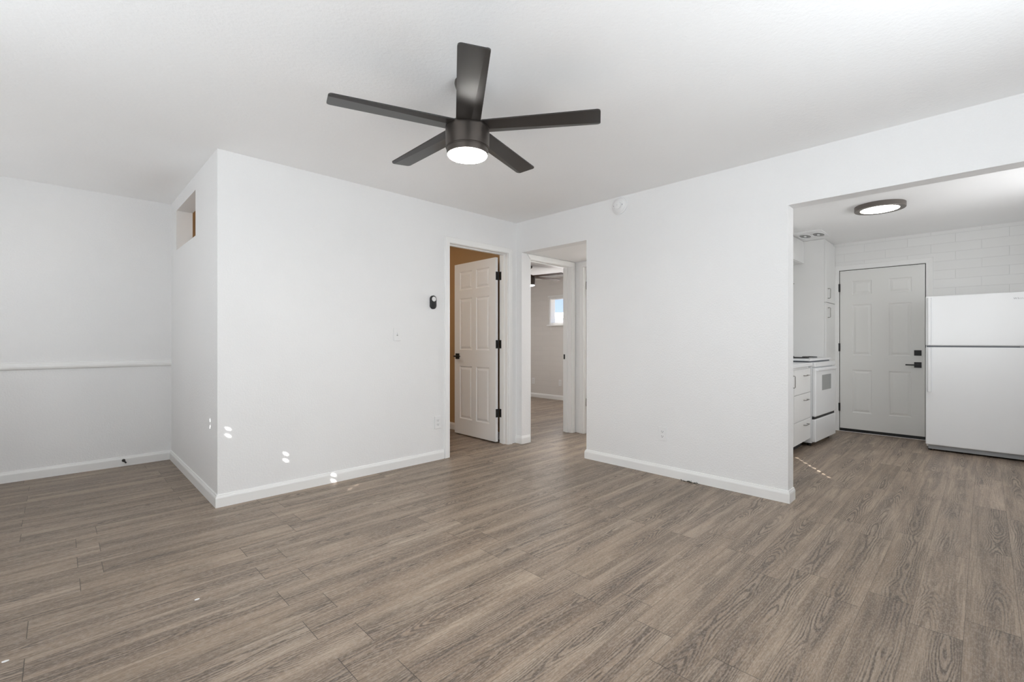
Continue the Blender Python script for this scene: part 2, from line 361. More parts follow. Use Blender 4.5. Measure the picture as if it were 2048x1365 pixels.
# outer walls behind the camera, with their windows
F0, F1, FZ0, FZ1 = -.20, 2.60, .95, 2.00
G0, G1 = 3.85, 5.05
struct('wall_front', boxes((XW - .12, XW, YW - .12, F0, 0, H), (XW - .12, XW, F1, G0, 0, H), (XW - .12, XW, G1, D_, 0, H), (XW - .12, XW, G0, G1, 0, FZ0), (XW - .12, XW, G0, G1, FZ1, H), (XW - .12, XW, F0, F1, 0, FZ0), (XW - .12, XW, F0, F1, FZ1, H)), 'wall',
       'white front wall behind the camera with a window', 'wall')
S0, S1, SZ0, SZ1 = .60, 2.40, .95, 2.10
K0, K1, KZ0, KZ1 = 4.40, 5.60, 1.10, 2.00
struct('wall_side', boxes((XW, S0, YW - .12, YW, 0, H), (S1, K0, YW - .12, YW, 0, H), (K1, KX, YW - .12, YW, 0, H), (S0, S1, YW - .12, YW, 0, SZ0), (S0, S1, YW - .12, YW, SZ1, H),
                          (K0, K1, YW - .12, YW, 0, KZ0), (K0, K1, YW - .12, YW, KZ1, H)), 'wall', 'white side wall with two windows right of the camera', 'wall')

# windows: frame + glass
def window(n, ax, p, a0, a1, z0, z1, label, depth=.05, mull=True):
    """ax 'x': pane lies in plane x=p and spans y a0..a1; ax 'y': plane y=p spans x"""
    fw = .035; bm = bmesh.new()
    parts = [(a0, a0 + fw, z0 + fw, z1 - fw), (a1 - fw, a1, z0 + fw, z1 - fw), (a0, a1, z0, z0 + fw), (a0, a1, z1 - fw, z1)]
    if mull: parts.append(((a0 + a1) / 2 - .02, (a0 + a1) / 2 + .02, z0 + fw, z1 - fw))
    for q0, q1, w0, w1 in parts:
        if ax == 'x': box(bm, p - depth / 2, p + depth / 2, q0, q1, w0, w1)
        else: box(bm, q0, q1, p - depth / 2, p + depth / 2, w0, w1)
    o = struct('window_%d' % n, bm, 'trim', label, 'window')
    gb = bmesh.new()
    if ax == 'x': box(gb, p - .003, p + .003, a0 + fw, a1 - fw, z0 + fw, z1 - fw)
    else: box(gb, a0 + fw, a1 - fw, p - .003, p + .003, z0 + fw, z1 - fw)
    obj('window_glass', gb, 'glass', o); return o
window(1, 'x', XW - .085, F0, F1, FZ0, FZ1, 'front window behind the camera')
window(2, 'y', YW - .085, S0, S1, SZ0, SZ1, 'side window right of the camera')
window(3, 'y', YW - .085, K0, K1, KZ0, KZ1, 'kitchen side window out of view to the right')
window(5, 'x', XW - .085, G0, G1, FZ0, FZ1, 'added alcove front window out of view to the left, made for the alcove fill light')  # unseen window added to go with the alcove fill light
window(6, 'x', BX + .10, 2.40, 3.30, 1.10, 2.00, 'window of the back room past the hall door')
w4 = window(4, 'x', BX + .085, WB0, WB1, WBZ0, WBZ1, 'small bright bedroom window showing blue sky', .145, False)

# closed blinds with cord slots: (plane axis, plane, span, z range, holes [(pos, z)])
def blind(name, ax, p, a0, a1, z0, z1, holes, label, s=.0055):
    t_ = thing(name, label, 'window blind', (p, (a0 + a1) / 2, z1) if ax == 'x' else ((a0 + a1) / 2, p, z1))
    bm = bmesh.new()
    ox, oy, oz = t_.location
    def put(q0, q1, w0, w1, th=.003, b=bm):
        if ax == 'x': box(b, -th / 2, th / 2, q0 - oy, q1 - oy, w0 - oz, w1 - oz)
        else: box(b, q0 - ox, q1 - ox, -th / 2, th / 2, w0 - oz, w1 - oz)
    rows = {}
    for q, z in holes: rows.setdefault(round(z, 3), []).append(q)
    z = z0; cuts = sorted(rows)
    for zc in cuts:
        put(a0, a1, z, zc - s); x = a0
        for q in sorted(rows[zc]): put(x, q - s, zc - s, zc + s); x = q + s
        put(x, a1, zc - s, zc + s); z = zc + s
    put(a0, a1, z, z1)
    # slat lips so that the sheet reads as overlapping slats
    zz = z0 + .024
    while zz < z1 - .05:
        if all(abs(zz - zc) > .012 for zc in cuts): put(a0, a1, zz - .002, zz + .002, .009)
        zz += .048
    obj('slats', bm, 'slat', t_)
    hb = bmesh.new(); put(a0, a1, z1 - .045, z1, .05, hb); obj('head_rail', hb, 'slat', t_)
    lb = bmesh.new(); put(a0, a1, z0, z0 + .02, .03, lb); obj('bottom_rail', lb, 'slat', t_)
    return t_
fh = []
for k in range(5): fh += [(2.432 - .2555 * k, 1.894), (2.432 - .2555 * k, 1.846)]
blind('window_blind', 'x', XW - .03, F0, F1, FZ0, FZ1, fh, 'closed white blind in the front window')
blind('window_blind', 'x', XW - .03, G0, G1, FZ0, FZ1, [], 'closed white blind in the added alcove window')
blind('window_blind', 'x', BX + .05, 2.40, 3.30, 1.10, 2.00, [], 'closed white blind in the back room window')
sh = [(2.012, 1.615 + .048 * k) for k in range(9)]
blind('window_blind', 'y', YW - .03, S0, S1, SZ0, SZ1, sh, 'closed white blind in the side window by the camera', .0090)
blind('window_blind', 'y', YW - .03, K0, K1, KZ0, KZ1, [], 'closed white blind in the kitchen window')

# ------------------------------------------------------------------ baseboards, casings, rail
BB = [(0, 0), (.014, 0), (.014, .062), (.011, .072), (.009, .074), (.006, .084), (.0, .086)]
def base(name, label, segs, m='trim'):
    bm = bmesh.new()
    for a, b, fl, m0, m1 in segs:            # m0 / m1: mitre at start / end, +1 outside corner, -1 inside corner, 0 square
        A = Vector((*a, 0)); B = Vector((*b, 0)); d = (B - A).normalized(); n = Vector((-d.y, d.x, 0)) * (-1 if fl else 1)
        P = [bm.verts.new(A + n * p - d * p * m0 + Vector((0, 0, z))) for p, z in BB]; Q = [bm.verts.new(B + n * p + d * p * m1 + Vector((0, 0, z))) for p, z in BB]
        k = len(BB)
        for i in range(k): bm.faces.new((P[i], P[(i + 1) % k], Q[(i + 1) % k], Q[i]))
        if m0 <= 0: bm.faces.new(P[::-1])
        if m1 <= 0: bm.faces.new(Q)
    bmesh.ops.remove_doubles(bm, verts=bm.verts, dist=1e-5); bmesh.ops.recalc_face_normals(bm, faces=bm.faces)
    return struct(name, bm, m, label, 'baseboard')
base('baseboard_center', 'white baseboard wrapping the outer corner under the centre wall', [((CX, A_), (2.645, A_), True, 1, 0), ((CX, D_), (CX, A_), True, -1, 1)])
base('baseboard_far_left', 'white baseboard under the chair rail wall', [((XW, D_), (CX, D_), True, 0, -1)])
base('baseboard_right', 'white baseboard under the right-hand wall with outlet', [((B_, JY), (B_, HR), False, 1, 1), ((B_ + WT, JY), (B_, JY), False, 0, 1), ((B_, HR), (B_ + WT, HR), False, 1, 0)])
base('baseboard_corner', 'short white baseboard stub between the two doorways', [((B_, HY), (B_, A_), False, 1, 0), ((B_ + WT, HY), (B_, HY), False, 0, 1)])
base('baseboard_bedroom', 'white baseboard under the bedroom block wall', [((BX, HY + .12), (BX, 6.83), False, 0, 0)])
base('baseboard_tan_room', 'white baseboard of the tan room behind the door', [((B_ - .02, A_ + .13), (B_ - .02, D_), False, 0, 0)])
bm = bmesh.new(); extrude_profile(bm, [(0, .895), (.010, .897), (.018, .905), (.021, .918), (.019, .934), (.013, .944), (.009, .948), (.009, .956), (0, .958)], (XW, D_), (CX, D_), True)
struct('trim_1', bm, 'trim', 'white chair rail across the alcove end wall', 'chair rail')

CAS = [(0, 0), (0, .011), (.008, .014), (.020, .013), (.044, .017), (.052, .018), (.058, .014), (.058, 0)]   # (across width from opening, out of wall)
def casing(name, label, n, org, along, out, w0, w1, h, parts=('l', 'r', 't'), cat='door frame', cw=1.0):
    """flat mitred moulding; org + along*s + out*n ; opening spans w0..w1, head at h"""
    bm = bmesh.new(); along = Vector(along); out = Vector(out); org = Vector(org)
    def P(s, z, o): return org + along * s + out * o + Vector((0, 0, z))
    def sweep(fa, fb):
        A = [bm.verts.new(fa(c * cw, o)) for c, o in CAS]; B = [bm.verts.new(fb(c * cw, o)) for c, o in CAS]; k = len(CAS)
        for i in range(k): bm.faces.new((A[i], A[(i + 1) % k], B[(i + 1) % k], B[i]))
        bm.faces.new(A[::-1]); bm.faces.new(B)
    if 'l' in parts: sweep(lambda c, o: P(w0 - c, 0, o), lambda c, o: P(w0 - c, h + c, o))
    if 'r' in parts: sweep(lambda c, o: P(w1 + c, 0, o), lambda c, o: P(w1 + c, h + c, o))
    if 't' in parts: sweep(lambda c, o: P(w0 - c, h + c, o), lambda c, o: P(w1 + c, h + c, o))
    bmesh.ops.recalc_face_normals(bm, faces=bm.faces)
    return struct(name, bm, 'trim', label, cat)
def jamb(name, label, org, along, into, w0, w1, h, depth, stop0, stop1, th=.014):
    """lining of a doorway: boards inside the rough opening plus door stops"""
    bm = bmesh.new(); along = Vector(along); into = Vector(into); org = Vector(org)
    mt = Matrix((( along.x, into.x, 0, org.x), (along.y, into.y, 0, org.y), (0, 0, 1, org.z), (0, 0, 0, 1)))
    box(bm, w0, w0 + th, -.001, depth + .001, 0, h, mt); box(bm, w1 - th, w1, -.001, depth + .001, 0, h, mt); box(bm, w0 + th, w1 - th, -.001, depth + .001, h - th, h, mt)
    s = .010
    box(bm, w0 + th, w0 + th + s, stop0, stop1, 0, h - th - s, mt); box(bm, w1 - th - s, w1 - th, stop0, stop1, 0, h - th - s, mt); box(bm, w0 + th, w1 - th, stop0, stop1, h - th - s, h - th, mt)
    bmesh.ops.recalc_face_normals(bm, faces=bm.faces)
    return struct(name, bm, 'trim', label, 'door frame')
j1 = jamb('trim_2', 'white door lining around the open six-panel door', (0, A_, 0), (1, 0, 0), (0, 1, 0), DA0, DA1, DAH, .122, .045, .083)
casing('trim_3', 'white moulded casing around the living room door', 3, (0, A_, 0), (1, 0, 0), (0, -1, 0), DA0 + .006, DA1 - .006, DAH - .012)
j2 = jamb('trim_4', 'white lining of the bedroom doorway', (0, HY, 0), (1, 0, 0), (0, 1, 0), BD0, BD1, BDH, .122, .050, .085)
casing('trim_5', 'white casing around the bedroom doorway', 5, (0, HY, 0), (1, 0, 0), (0, -1, 0), BD0 + .004, BD1 - .006, BDH - .012, parts=('r', 't'))
jamb('trim_6', 'white lining of the second hall door', (HX, 0, 0), (0, 1, 0), (1, 0, 0), HD0, HD1, HDH, .12, .045, .08)
casing('trim_7', 'white casing of the second hall door', 7, (HX, 0, 0), (0, 1, 0), (-1, 0, 0), HD0 + .006, HD1 - .006, HDH - .012)
casing('trim_8', 'flat white casing around the kitchen back door', 8, (KX, 0, 0), (0, 1, 0), (-1, 0, 0), KD0, KD1, KDH, cw=1.05)

# ------------------------------------------------------------------ panelled doors
def door_slab(w, h, t, cols, rows, depth=.007):
    """local: x 0..w from hinge, y -t/2..t/2, z 0..h ; cols/rows are panel spans"""
    bm = bmesh.new(); xs = sorted({0, w, *[c for p in cols for c in p]}); zs = sorted({0, h, *[c for p in rows for c in p]})
    for sgn in (-1, 1):
        y = sgn * t / 2
        for i in range(len(xs) - 1):
            for j in range(len(zs) - 1):
                x0, x1, z0, z1 = xs[i], xs[i + 1], zs[j], zs[j + 1]
                if (x0, x1) in cols and (z0, z1) in rows:
                    lay = [(0, 0), (.004, -.002), (.010, -depth), (.020, -depth), (.038, -.0015), (.042, -.001)]
                    R = []
                    for ins, dd in lay:
                        yy = y + sgn * dd
                        R.append([bm.verts.new(p) for p in ((x0 + ins, yy, z0 + ins), (x1 - ins, yy, z0 + ins), (x1 - ins, yy, z1 - ins), (x0 + ins, yy, z1 - ins))])
                    for a, b in zip(R[:-1], R[1:]):
                        for k in range(4): bm.faces.new((a[k], a[(k + 1) % 4], b[(k + 1) % 4], b[k]))
                    bm.faces.new(R[-1])
                else:
                    bm.faces.new([bm.verts.new(p) for p in ((x0, y, z0), (x1, y, z0), (x1, y, z1), (x0, y, z1))])
    for x in (0, w): bm.faces.new([bm.verts.new(p) for p in ((x, -t / 2, 0), (x, t / 2, 0), (x, t / 2, h), (x, -t / 2, h))])
    for z in (0, h): bm.faces.new([bm.verts.new(p) for p in ((0, -t / 2, z), (w, -t / 2, z), (w, t / 2, z), (0, t / 2, z))])
    bmesh.ops.remove_doubles(bm, verts=bm.verts, dist=1e-5); bmesh.ops.recalc_face_normals(bm, faces=bm.faces)
    return bm
def lever(bm, sy, x, z, y0, toward, ln=.105, ros=.033):
    """square rosette and straight lever on face y0, outward sy"""
    box(bm, x - ros, x + ros, y0, y0 + sy * .009, z - ros, z + ros)
    tube(bm, [(x, y0 + sy * .005, z), (x, y0 + sy * .052, z)], .009, 12)
    box(bm, min(x - toward * .011, x + toward * ln), max(x - toward * .011, x + toward * ln), y0 + sy * .044, y0 + sy * .056, z - .0075, z + .0075)
# living room door, open about ninety degrees into the tan room. local +x runs from the hinge to the free edge
dw, dh = .755, 2.041
d1 = thing('door_1', 'white six-panel interior door standing open in the centre wall', 'door', (3.4795, 3.779, .016), PI / 2 - math.radians(1.0))
ccols = [(.105, .342), (.415, .652)]; crows = [(.185, .816), (1.010, 1.624), (1.725, 1.945)]
# leaf sits to the -X side of the hinge line => local +y after rotation is -X
obj('door_leaf', door_slab(dw, dh, .035, ccols, crows), 'door', d1, loc=(0, .0175, 0))
bm = bmesh.new(); lever(bm, 1, dw - .062, .932, .035, -1); lever(bm, -1, dw - .062, .932, 0, -1)
obj('door_lever', bm, 'black', d1)['label'] = 'black square-rose lever'
for hz in (.316, 1.079, 1.837):
    bm = bmesh.new(); z0, z1 = hz - .046, hz + .046
    box(bm, -.0025, .0, .003, .032, z0, z1)                 # leaf let into the door edge
    tube(bm, [(-.006, -.004, z0 - .004), (-.006, -.004, z1 + .004)], .0065, 12)
    o = obj('hinge', bm, 'black', d1)
hb = bmesh.new()
for hz in (.316, 1.079, 1.837):
    box(hb, DA1 - .0165, DA1 - .0138, A_ + .088, A_ + .121, hz - .030, hz + .062)
obj('hinge_plates', hb, 'black', j1)['label'] = 'black hinge leaves'

# second hall door (closed)
d2 = thing('door_2', 'white open door at the hall end, a bright sliver past the right-hand wall', 'door', (HX + .036, HD1 - .020, .010), 0)
w2 = HD1 - HD0 - .034
obj('door_leaf', door_slab(w2, 2.015, .035, [(.105, w2 / 2 - .037), (w2 / 2 + .037, w2 - .105)], crows), 'door', d2, loc=(0, -.0175, 0))
for q_ in (d1, d2): q_['kind'] = 'structure'
for hz in (.37, 1.80):
    bm = bmesh.new(); tube(bm, [(-.004, -.004, hz - .048), (-.004, -.004, hz + .048)], .0065, 12); obj('hinge', bm, 'black', d2)

# kitchen back door (closed, flush near the casing face) ; hinge at +Y side
d3 = thing('door_3', 'white six-panel kitchen back door with black deadbolt and lever', 'door', (KX - .002, KD1 - .008, .038), -PI / 2)
w3 = KD1 - KD0 - .016
kc = [(.124, .322), (.480, .690)]; kr = [(.205, .735), (.915, 1.545), (1.665, 1.838)]
obj('door_leaf', door_slab(w3, 1.972, .03, kc, kr), 'kdoor', d3, loc=(0, .017, 0))
d3['kind'] = 'structure'
bm = bmesh.new(); box(bm, w3 - .094, w3 - .030, -.012, .002, .925, .987); obj('deadbolt', bm, 'black', d3)['label'] = 'black square deadbolt'
bm = bmesh.new(); lever(bm, -1, w3 - .062, .818, .002, -1, .105, .032); obj('door_lever', bm, 'black', d3)['label'] = 'black square-rose lever'
for hz in (.262, 1.015, 1.762):
    bm = bmesh.new(); tube(bm, [(-.006, -.004, hz - .05), (-.006, -.004, hz + .05)], .011, 12); obj('hinge', bm, 'black', d3)
bm = bmesh.new(); box(bm, 0, w3, .000, .030, -.036, -.001); obj('door_sweep', bm, 'black', d3)['label'] = 'black rubber sweep'
struct('trim_9', boxes((KX - .012, KX + .1, KD0, KD1, 0, .004)), 'stucco', 'worn pale threshold strip under the back door', 'threshold')
struct('gap_backing', boxes((KX + .034, KX + .1, KD0, KD1, 0, KDH)), 'black', 'added black backing that keeps the gap round the kitchen back door dark', 'door frame')  # added panel: stops light leaking past the door, black so the gap looks dark

# strike plate on bedroom lining
o = obj('strike_plate', rbox(BD1 - .0165, BD1 - .0138, HY + .088, HY + .116, .905, .965, .001), 'black', j2); o['label'] = 'black strike plate'

# ------------------------------------------------------------------ small wall fittings
def outlet(loc, rotz, label, group=None):
    """faces local -Y"""
    t0 = thing('wall_outlet', label, 'outlet', loc, rotz, group)
    bm = rbox(-.036, .036, -.0075, 0, -.0585, .0585, .003); obj('cover_plate', bm, 'plate', t0)
    for s in (-1, 1):
        bm = rbox(-.017, .017, -.0085, -.004, s * .0195 - .0140, s * .0195 + .0140, .004); so = obj('socket', bm, 'plate', t0)
        b2 = bmesh.new(); zc = s * .0195
        box(b2, -.0085, -.0060, -.0092, -.008, zc - .002, zc + .008); box(b2, .0060, .0085, -.0092, -.008, zc - .002, zc + .007)
        tube(b2, [(0, -.0092, zc - .0075), (0, -.0080, zc - .0075)], .0032, 10); obj('slots', b2, 'gasket', so)
    bm = bmesh.new(); tube(bm, [(0, -.0075, 0), (0, -.005, 0)], .003, 10); obj('screw', bm, 'plate', t0)
    return t0
outlet((B_, 1.899, .349), -PI / 2, 'white duplex outlet low on the right-hand wall')
outlet((2.578, A_, .357), 0, 'white duplex outlet low beside the open panelled door')
outlet((BX, 6.391, .327), -PI / 2, 'white outlet on the bedroom block wall, left of the pair')
outlet((BX, 5.690, .327), -PI / 2, 'white outlet on the bedroom block wall, beside the door lining')
sw = thing('light_switch', 'white toggle switch plate on the centre wall', 'light switch', (2.1435, A_, 1.1905))
obj('cover_plate', rbox(-.0355, .0355, -.006, 0, -.0575, .0575, .003), 'plate', sw)
obj('toggle', rbox(-.005, .005, -.017, -.004, -.004, .013, .0015), 'plate', sw)
for z in (-.030, .030): bm = bmesh.new(); tube(bm, [(0, -.0072, z), (0, -.005, z)], .003, 10); obj('screw', bm, 'plate', sw)
bm = bmesh.new(); box(bm, -.0065, .0065, -.0068, -.0055, -.013, -.0045); obj('toggle_slot', bm, 'grey', sw)
rm = thing('fan_remote', 'black round-ended fan remote with a white dial on the wall', 'remote control', (2.522, A_, 1.496))
bm = bmesh.new(); stadium(bm, .066, .128, .022); obj('remote_body', bm, 'black', rm, smooth=40)
bm = bmesh.new(); lathe(bm, [(0, .0), (.0225, 0), (.0225, .003), (.020, .0045), (.008, .0040), (0, .004)], 28, Matrix.Translation((0, -.020, .030)) @ Matrix.Rotation(PI / 2, 4, 'X'))
obj('dial', bm, 'plate', rm, smooth=40)['label'] = 'round white dial'

# smoke alarm on the right wall, faces -X
sm = thing('smoke_alarm', 'round white smoke alarm high on the right-hand wall', 'smoke alarm', (B_, 2.318, 2.357), -PI / 2)
RX = Matrix.Rotation(PI / 2, 4, 'X')
bm = bmesh.new(); lathe(bm, [(0, 0), (.077, 0), (.078, .006), (.075, .012), (.068, .014), (.064, .022), (.055, .030), (.046, .033), (.044, .031), (0, .031)], 48, RX); obj('alarm_body', bm, 'plate', sm, smooth=35)
bm = bmesh.new(); lathe(bm, [(0, .030), (.034, .030), (.036, .038), (.034, .044), (.030, .046), (.010, .0455), (0, .0455)], 40, RX); obj('test_button', bm, 'plate', sm, smooth=35)
for a in (-.042, .046): bm = bmesh.new(); box(bm, a - .0025, a + .0025, -.034, -.0305, -.007, .005); obj('vent_slot', bm, 'grey', sm)
bm = bmesh.new(); box(bm, -.002, .002, -.0462, -.045, -.002, .002); obj('indicator', bm, 'grey', sm)

cs = thing('cable_stub', 'small black cable stub poking out of the left baseboard', 'cable connector', (.418, D_ - .014, .052))
bm = bmesh.new(); lathe(bm, [(0, 0), (.013, 0), (.013, .005), (.006, .006), (.006, .016), (0, .016)], 20, RX); obj('flange', bm, 'black', cs, smooth=40)
bm = bmesh.new(); tube(bm, [(0, -.012, 0), (.006, -.030, -.006), (.014, -.044, -.016)], .006, 12); obj('cable_end', bm, 'black', cs, smooth=40)

bm = bmesh.new()
for k in range(26):
    x = rnd.gauss(0, .010); y = rnd.gauss(0, .032); a = rnd.random() * 6; ln = .008 + rnd.random() * .014
    x = min(x, .010)
    tube(bm, [(x, y, .002), (x + ln * math.cos(a) * .5, y + ln * math.sin(a), .003 + rnd.random() * .012)], .0016, 5)
tag(obj('dark_debris', bm, 'scrap', loc=(3.603, 1.652, 0)), 'small dark scrap tuft at the foot of the right baseboard', 'debris')
for i, (x, y, lb) in enumerate(((.432, 2.41, 'tiny white paint fleck on the floor left of centre'), (-.135, 2.418, 'tiny white fleck on the floor at the left picture edge'))):
    bm = bmesh.new(); pts = [bm.verts.new((.009 * math.cos(a) * (1 + .5 * rnd.random()), .005 * math.sin(a) * (1 + .6 * rnd.random()), .0012)) for a in [k * PI / 4 for k in range(8)]]
    f = bm.faces.new(pts); r_ = bmesh.ops.extrude_face_region(bm, geom=[f]); bmesh.ops.translate(bm, verts=[v for v in r_['geom'] if isinstance(v, bmesh.types.BMVert)], vec=(0, 0, -.001))
    tag(obj('paint_fleck', bm, 'plate', loc=(x, y, 0)), lb, 'paint fleck')

# ------------------------------------------------------------------ ceiling fans
def blade_bm():
    """blade along +x, root at r=.085; folded bevel on the +y edge, +y edge lower"""
    bm = bmesh.new(); r0, r1, w = .085, .660, .124; th = .006; cr = .018; n = 6
    def outline(s):
        pts = [(r0, -w / 2 * .96)]
        for k in range(n + 1): a = -PI / 2 + k * PI / 2 / n; pts.append((r1 - cr + cr * math.cos(a), -w / 2 + cr + cr * math.sin(a)))
        for k in range(n + 1): a = k * PI / 2 / n; pts.append((r1 - cr + cr * math.cos(a), w / 2 - cr + cr * math.sin(a)))
        pts.append((r0, w / 2 * .96)); return pts
    # split by the fold line so that the bevel is a real crease
    def fold_y(x): return .014 + (x - r0) / (r1 - r0) * .029
    def zof(x, y):
        f = fold_y(x); return .0 if y <= f else (y - f) * .22
    pts = outline(0)
    flat = [p for p in pts if p[1] <= fold_y(p[0])]; i0 = len(flat)
    rest = pts[i0:]
    fr = (r1, fold_y(r1)); fl = (r0, fold_y(r0))
    polyA = flat + [fr, fl]; polyB = [fl, fr] + rest
    for zz in (0, th):
        for poly in (polyA, polyB):
            bm.faces.new([bm.verts.new((x, y, zz + zof(x, y))) for x, y in poly])
    ring = flat + [fr] + rest + [fl]
    for k in range(len(ring)):
        (xa, ya), (xb, yb) = ring[k], ring[(k + 1) % len(ring)]
        bm.faces.new([bm.verts.new(p) for p in ((xa, ya, zof(xa, ya)), (xb, yb, zof(xb, yb)), (xb, yb, th + zof(xb, yb)), (xa, ya, th + zof(xa, ya)))])
    bmesh.ops.remove_doubles(bm, verts=bm.verts, dist=1e-5); bmesh.ops.recalc_face_normals(bm, faces=bm.faces)
    return bm
def fan(loc, phase, label, cz, glow, bm_mat, zb=0.0):
    """origin on the blade plane centre; cz = ceiling height above it"""
    f = thing('ceiling_fan', label, 'ceiling fan', loc)
    bm = bmesh.new(); lathe(bm, [(0, cz), (.064, cz), (.066, cz - .012), (.060, cz - .032), (.040, cz - .052), (.016, cz - .058), (0, cz - .058)], 40); obj('canopy', bm, 'bronze', f, smooth=40)
    bm = bmesh.new(); tube(bm, [(0, 0, .03), (0, 0, cz - .05)], .0125, 16); obj('downrod', bm, 'bronze', f, smooth=40)
    bm = bmesh.new(); lathe(bm, [(0, .045), (.030, .045), (.060, .036), (.100, .014), (.106, .004), (.1105, -.004), (.1105, -.012), (.1095, -.100), (.1065, -.101), (.1065, -.105), (0, -.105)], 64); obj('motor_housing', bm, 'bronze', f, smooth=35)
    bm = bmesh.new(); lathe(bm, [(0, -.104), (.1045, -.104), (.1050, -.108), (.1030, -.132), (.1000, -.134), (.099, -.130), (0, -.130)], 64); lk = obj('light_kit', bm, 'bronze', f, smooth=35)
    bm = bmesh.new(); lathe(bm, [(.099, -.131), (.0990, -.136), (.096, -.140), (.088, -.142), (.060, -.144), (0, -.145)], 64); obj('light_diffuser', bm, glow, f, smooth=60)['label'] = 'glowing white diffuser'
    bb = blade_bm(); me = None
    for k in range(5):
        ang = math.radians(phase + 72 * k)
        if me is None: o = obj('blade', bb, bm_mat, f); me = o.data
        else: o = bpy.data.objects.new('blade', me); C.objects.link(o); o.parent = f
        o.matrix_local = Matrix.Rotation(ang, 4, 'Z') @ Matrix.Rotation(math.radians(-7.0), 4, 'X')
        b3 = bmesh.new(); box(b3, .070, .150, -.030, .026, .006, .0115); ob = obj('blade_bracket', b3, 'bronze', f if False else o)
    return f
fan((1.475, 1.828, 2.203), 17.2, 'black five-blade ceiling fan with lit lamp in the living room', H - 2.203, 'glow', 'blade')
fan((5.509, 5.242, 2.180), -8.4, 'dark brown ceiling fan with lit lamp seen in the bedroom', HK - 2.180, 'glow', 'blade2')

# ------------------------------------------------------------------ kitchen ceiling light and vent
kl = thing('flush_light', 'flat round kitchen ceiling light with a dark ring', 'ceiling light', (5.305, .667, HK))
bm = bmesh.new(); lathe(bm, [(0, 0), (.186, 0), (.186, -.038), (.183, -.042), (.142, -.040), (.140, -.034), (0, -.034)], 72); obj('ring', bm, 'ringm', kl, smooth=35)
bm = bmesh.new(); lathe(bm, [(.141, -.035), (.139, -.0405), (.10, -.042), (0, -.0425)], 72); obj('light_diffuser', bm, 'glowk', kl, smooth=60)['label'] = 'glowing white diffuser'
tl = thing('flush_light', 'small warm ceiling light inside the tan room', 'ceiling light', (2.2, 4.6, H))
bm = bmesh.new(); lathe(bm, [(0, 0), (.12, 0), (.12, -.02), (0, -.02)], 40); obj('ring', bm, 'plate', tl, smooth=35)
bm = bmesh.new(); lathe(bm, [(.10, -.0205), (.08, -.06), (0, -.07)], 40); obj('light_diffuser', bm, mat('warm_diffuser', (.9, .8, .6), .4, emit=((1, .88, .74), 58)), tl, smooth=60)

hl = thing('flush_light', 'added round ceiling light, out of view, that brightens the short hall', 'ceiling light', (4.16, 2.42, HH))  # unseen lamp added as fill for the dark hall
bm = bmesh.new(); lathe(bm, [(0, 0), (.13, 0), (.13, -.02), (0, -.02)], 40); obj('ring', bm, 'plate', hl, smooth=35)
bm = bmesh.new(); lathe(bm, [(.12, -.0205), (.09, -.045), (0, -.05)], 40); obj('light_diffuser', bm, mat('hall_fill_diffuser', (.9, .9, .88), .4, emit=((1, .99, .97), 7)), hl, smooth=60)

vt = thing('ceiling_vent', 'white ceiling exhaust plate with two round grilles above the stove', 'vent', (6.18, 1.392, HK))
obj('plate', rbox(-.215, .215, -.135, .135, -.014, 0, .004), 'plate', vt)
for s in (-1, 1):
    bm = bmesh.new(); lathe(bm, [(0, -.0135), (.088, -.0135), (.088, -.019), (.082, -.022), (.078, -.016), (0, -.016)], 40); g_ = obj('grille', bm, 'plate', vt, loc=(0, s * .066, 0), smooth=35); g_.scale = (1.6, .70, 1)
    bm = bmesh.new()
    for k in range(-3, 4):
        y = k * .020; hw = math.sqrt(max(.072 ** 2 - y * y, 0))
        if k == 0: box(bm, -hw, -.022, -.006, .006, -.0168, -.0155); box(bm, .022, hw, -.006, .006, -.0168, -.0155)
        else: box(bm, -hw, hw, y - .005, y + .005, -.0168, -.0155)
    obj('slots', bm, 'slot', g_)
    bm = bmesh.new(); lathe(bm, [(0, -.015), (.020, -.015), (.018, -.024), (0, -.025)], 24); obj('hub', bm, 'plate', g_, smooth=35)

# ------------------------------------------------------------------ kitchen cabinets
def pull(parent, x, y, z, ln, vertical=True, out=.028, r=.0038):
    """wire pull on a face that looks toward -Y"""
    bm = bmesh.new(); h = ln / 2
    if vertical: pts = [(x, y, z - h), (x, y - out * .8, z - h), (x, y - out, z - h + .006), (x, y - out, z + h - .006), (x, y - out * .8, z + h), (x, y, z + h)]
    else: pts = [(x - h, y, z), (x - h, y - out * .8, z), (x - h + .006, y - out, z), (x + h - .006, y - out, z), (x + h, y - out * .8, z), (x + h, y, z)]
    tube(bm, pts, r, 8); return obj('handle', bm, 'steel', parent, smooth=50)
PX, PY = 6.560, 1.330
pc = thing('pantry_cabinet', 'tall white pantry cabinet between the stove and back door', 'cabinet', (PX, PY, 0))
obj('body', boxes((0, KX - PX - .003, .019, KY - PY - .002, 0, HK - .003)), 'cab', pc)
dwid = KX - PX - .02
o = obj('upper_door', rbox(.003, dwid, 0, .018, 1.600, 2.325, .0015), 'cab', pc); pull(o, .085, 0, 1.706, .118)
o = obj('lower_door', rbox(.003, dwid, 0, .018, .10, 1.592, .0015), 'cab', pc); pull(o, .085, 0, 1.475, .118)
UY = 1.560
ou = thing('wall_cabinet', 'short white cabinet over the stove below the ceiling', 'cabinet', (5.76, UY, 2.081))
obj('body', boxes((0, PX - 5.76 - .002, .019, KY - UY - .002, 0, HK - 2.081 - .003)), 'cab', ou)
for a, b in ((.003, .395), (.399, PX - 5.76 - .004)): obj('door', rbox(a, b, 0, .018, .004, .27, .0015), 'cab', ou)
uc = thing('wall_cabinet', 'white wall cabinet whose handle shows past the kitchen jamb', 'cabinet', (4.50, 1.460, 1.42))
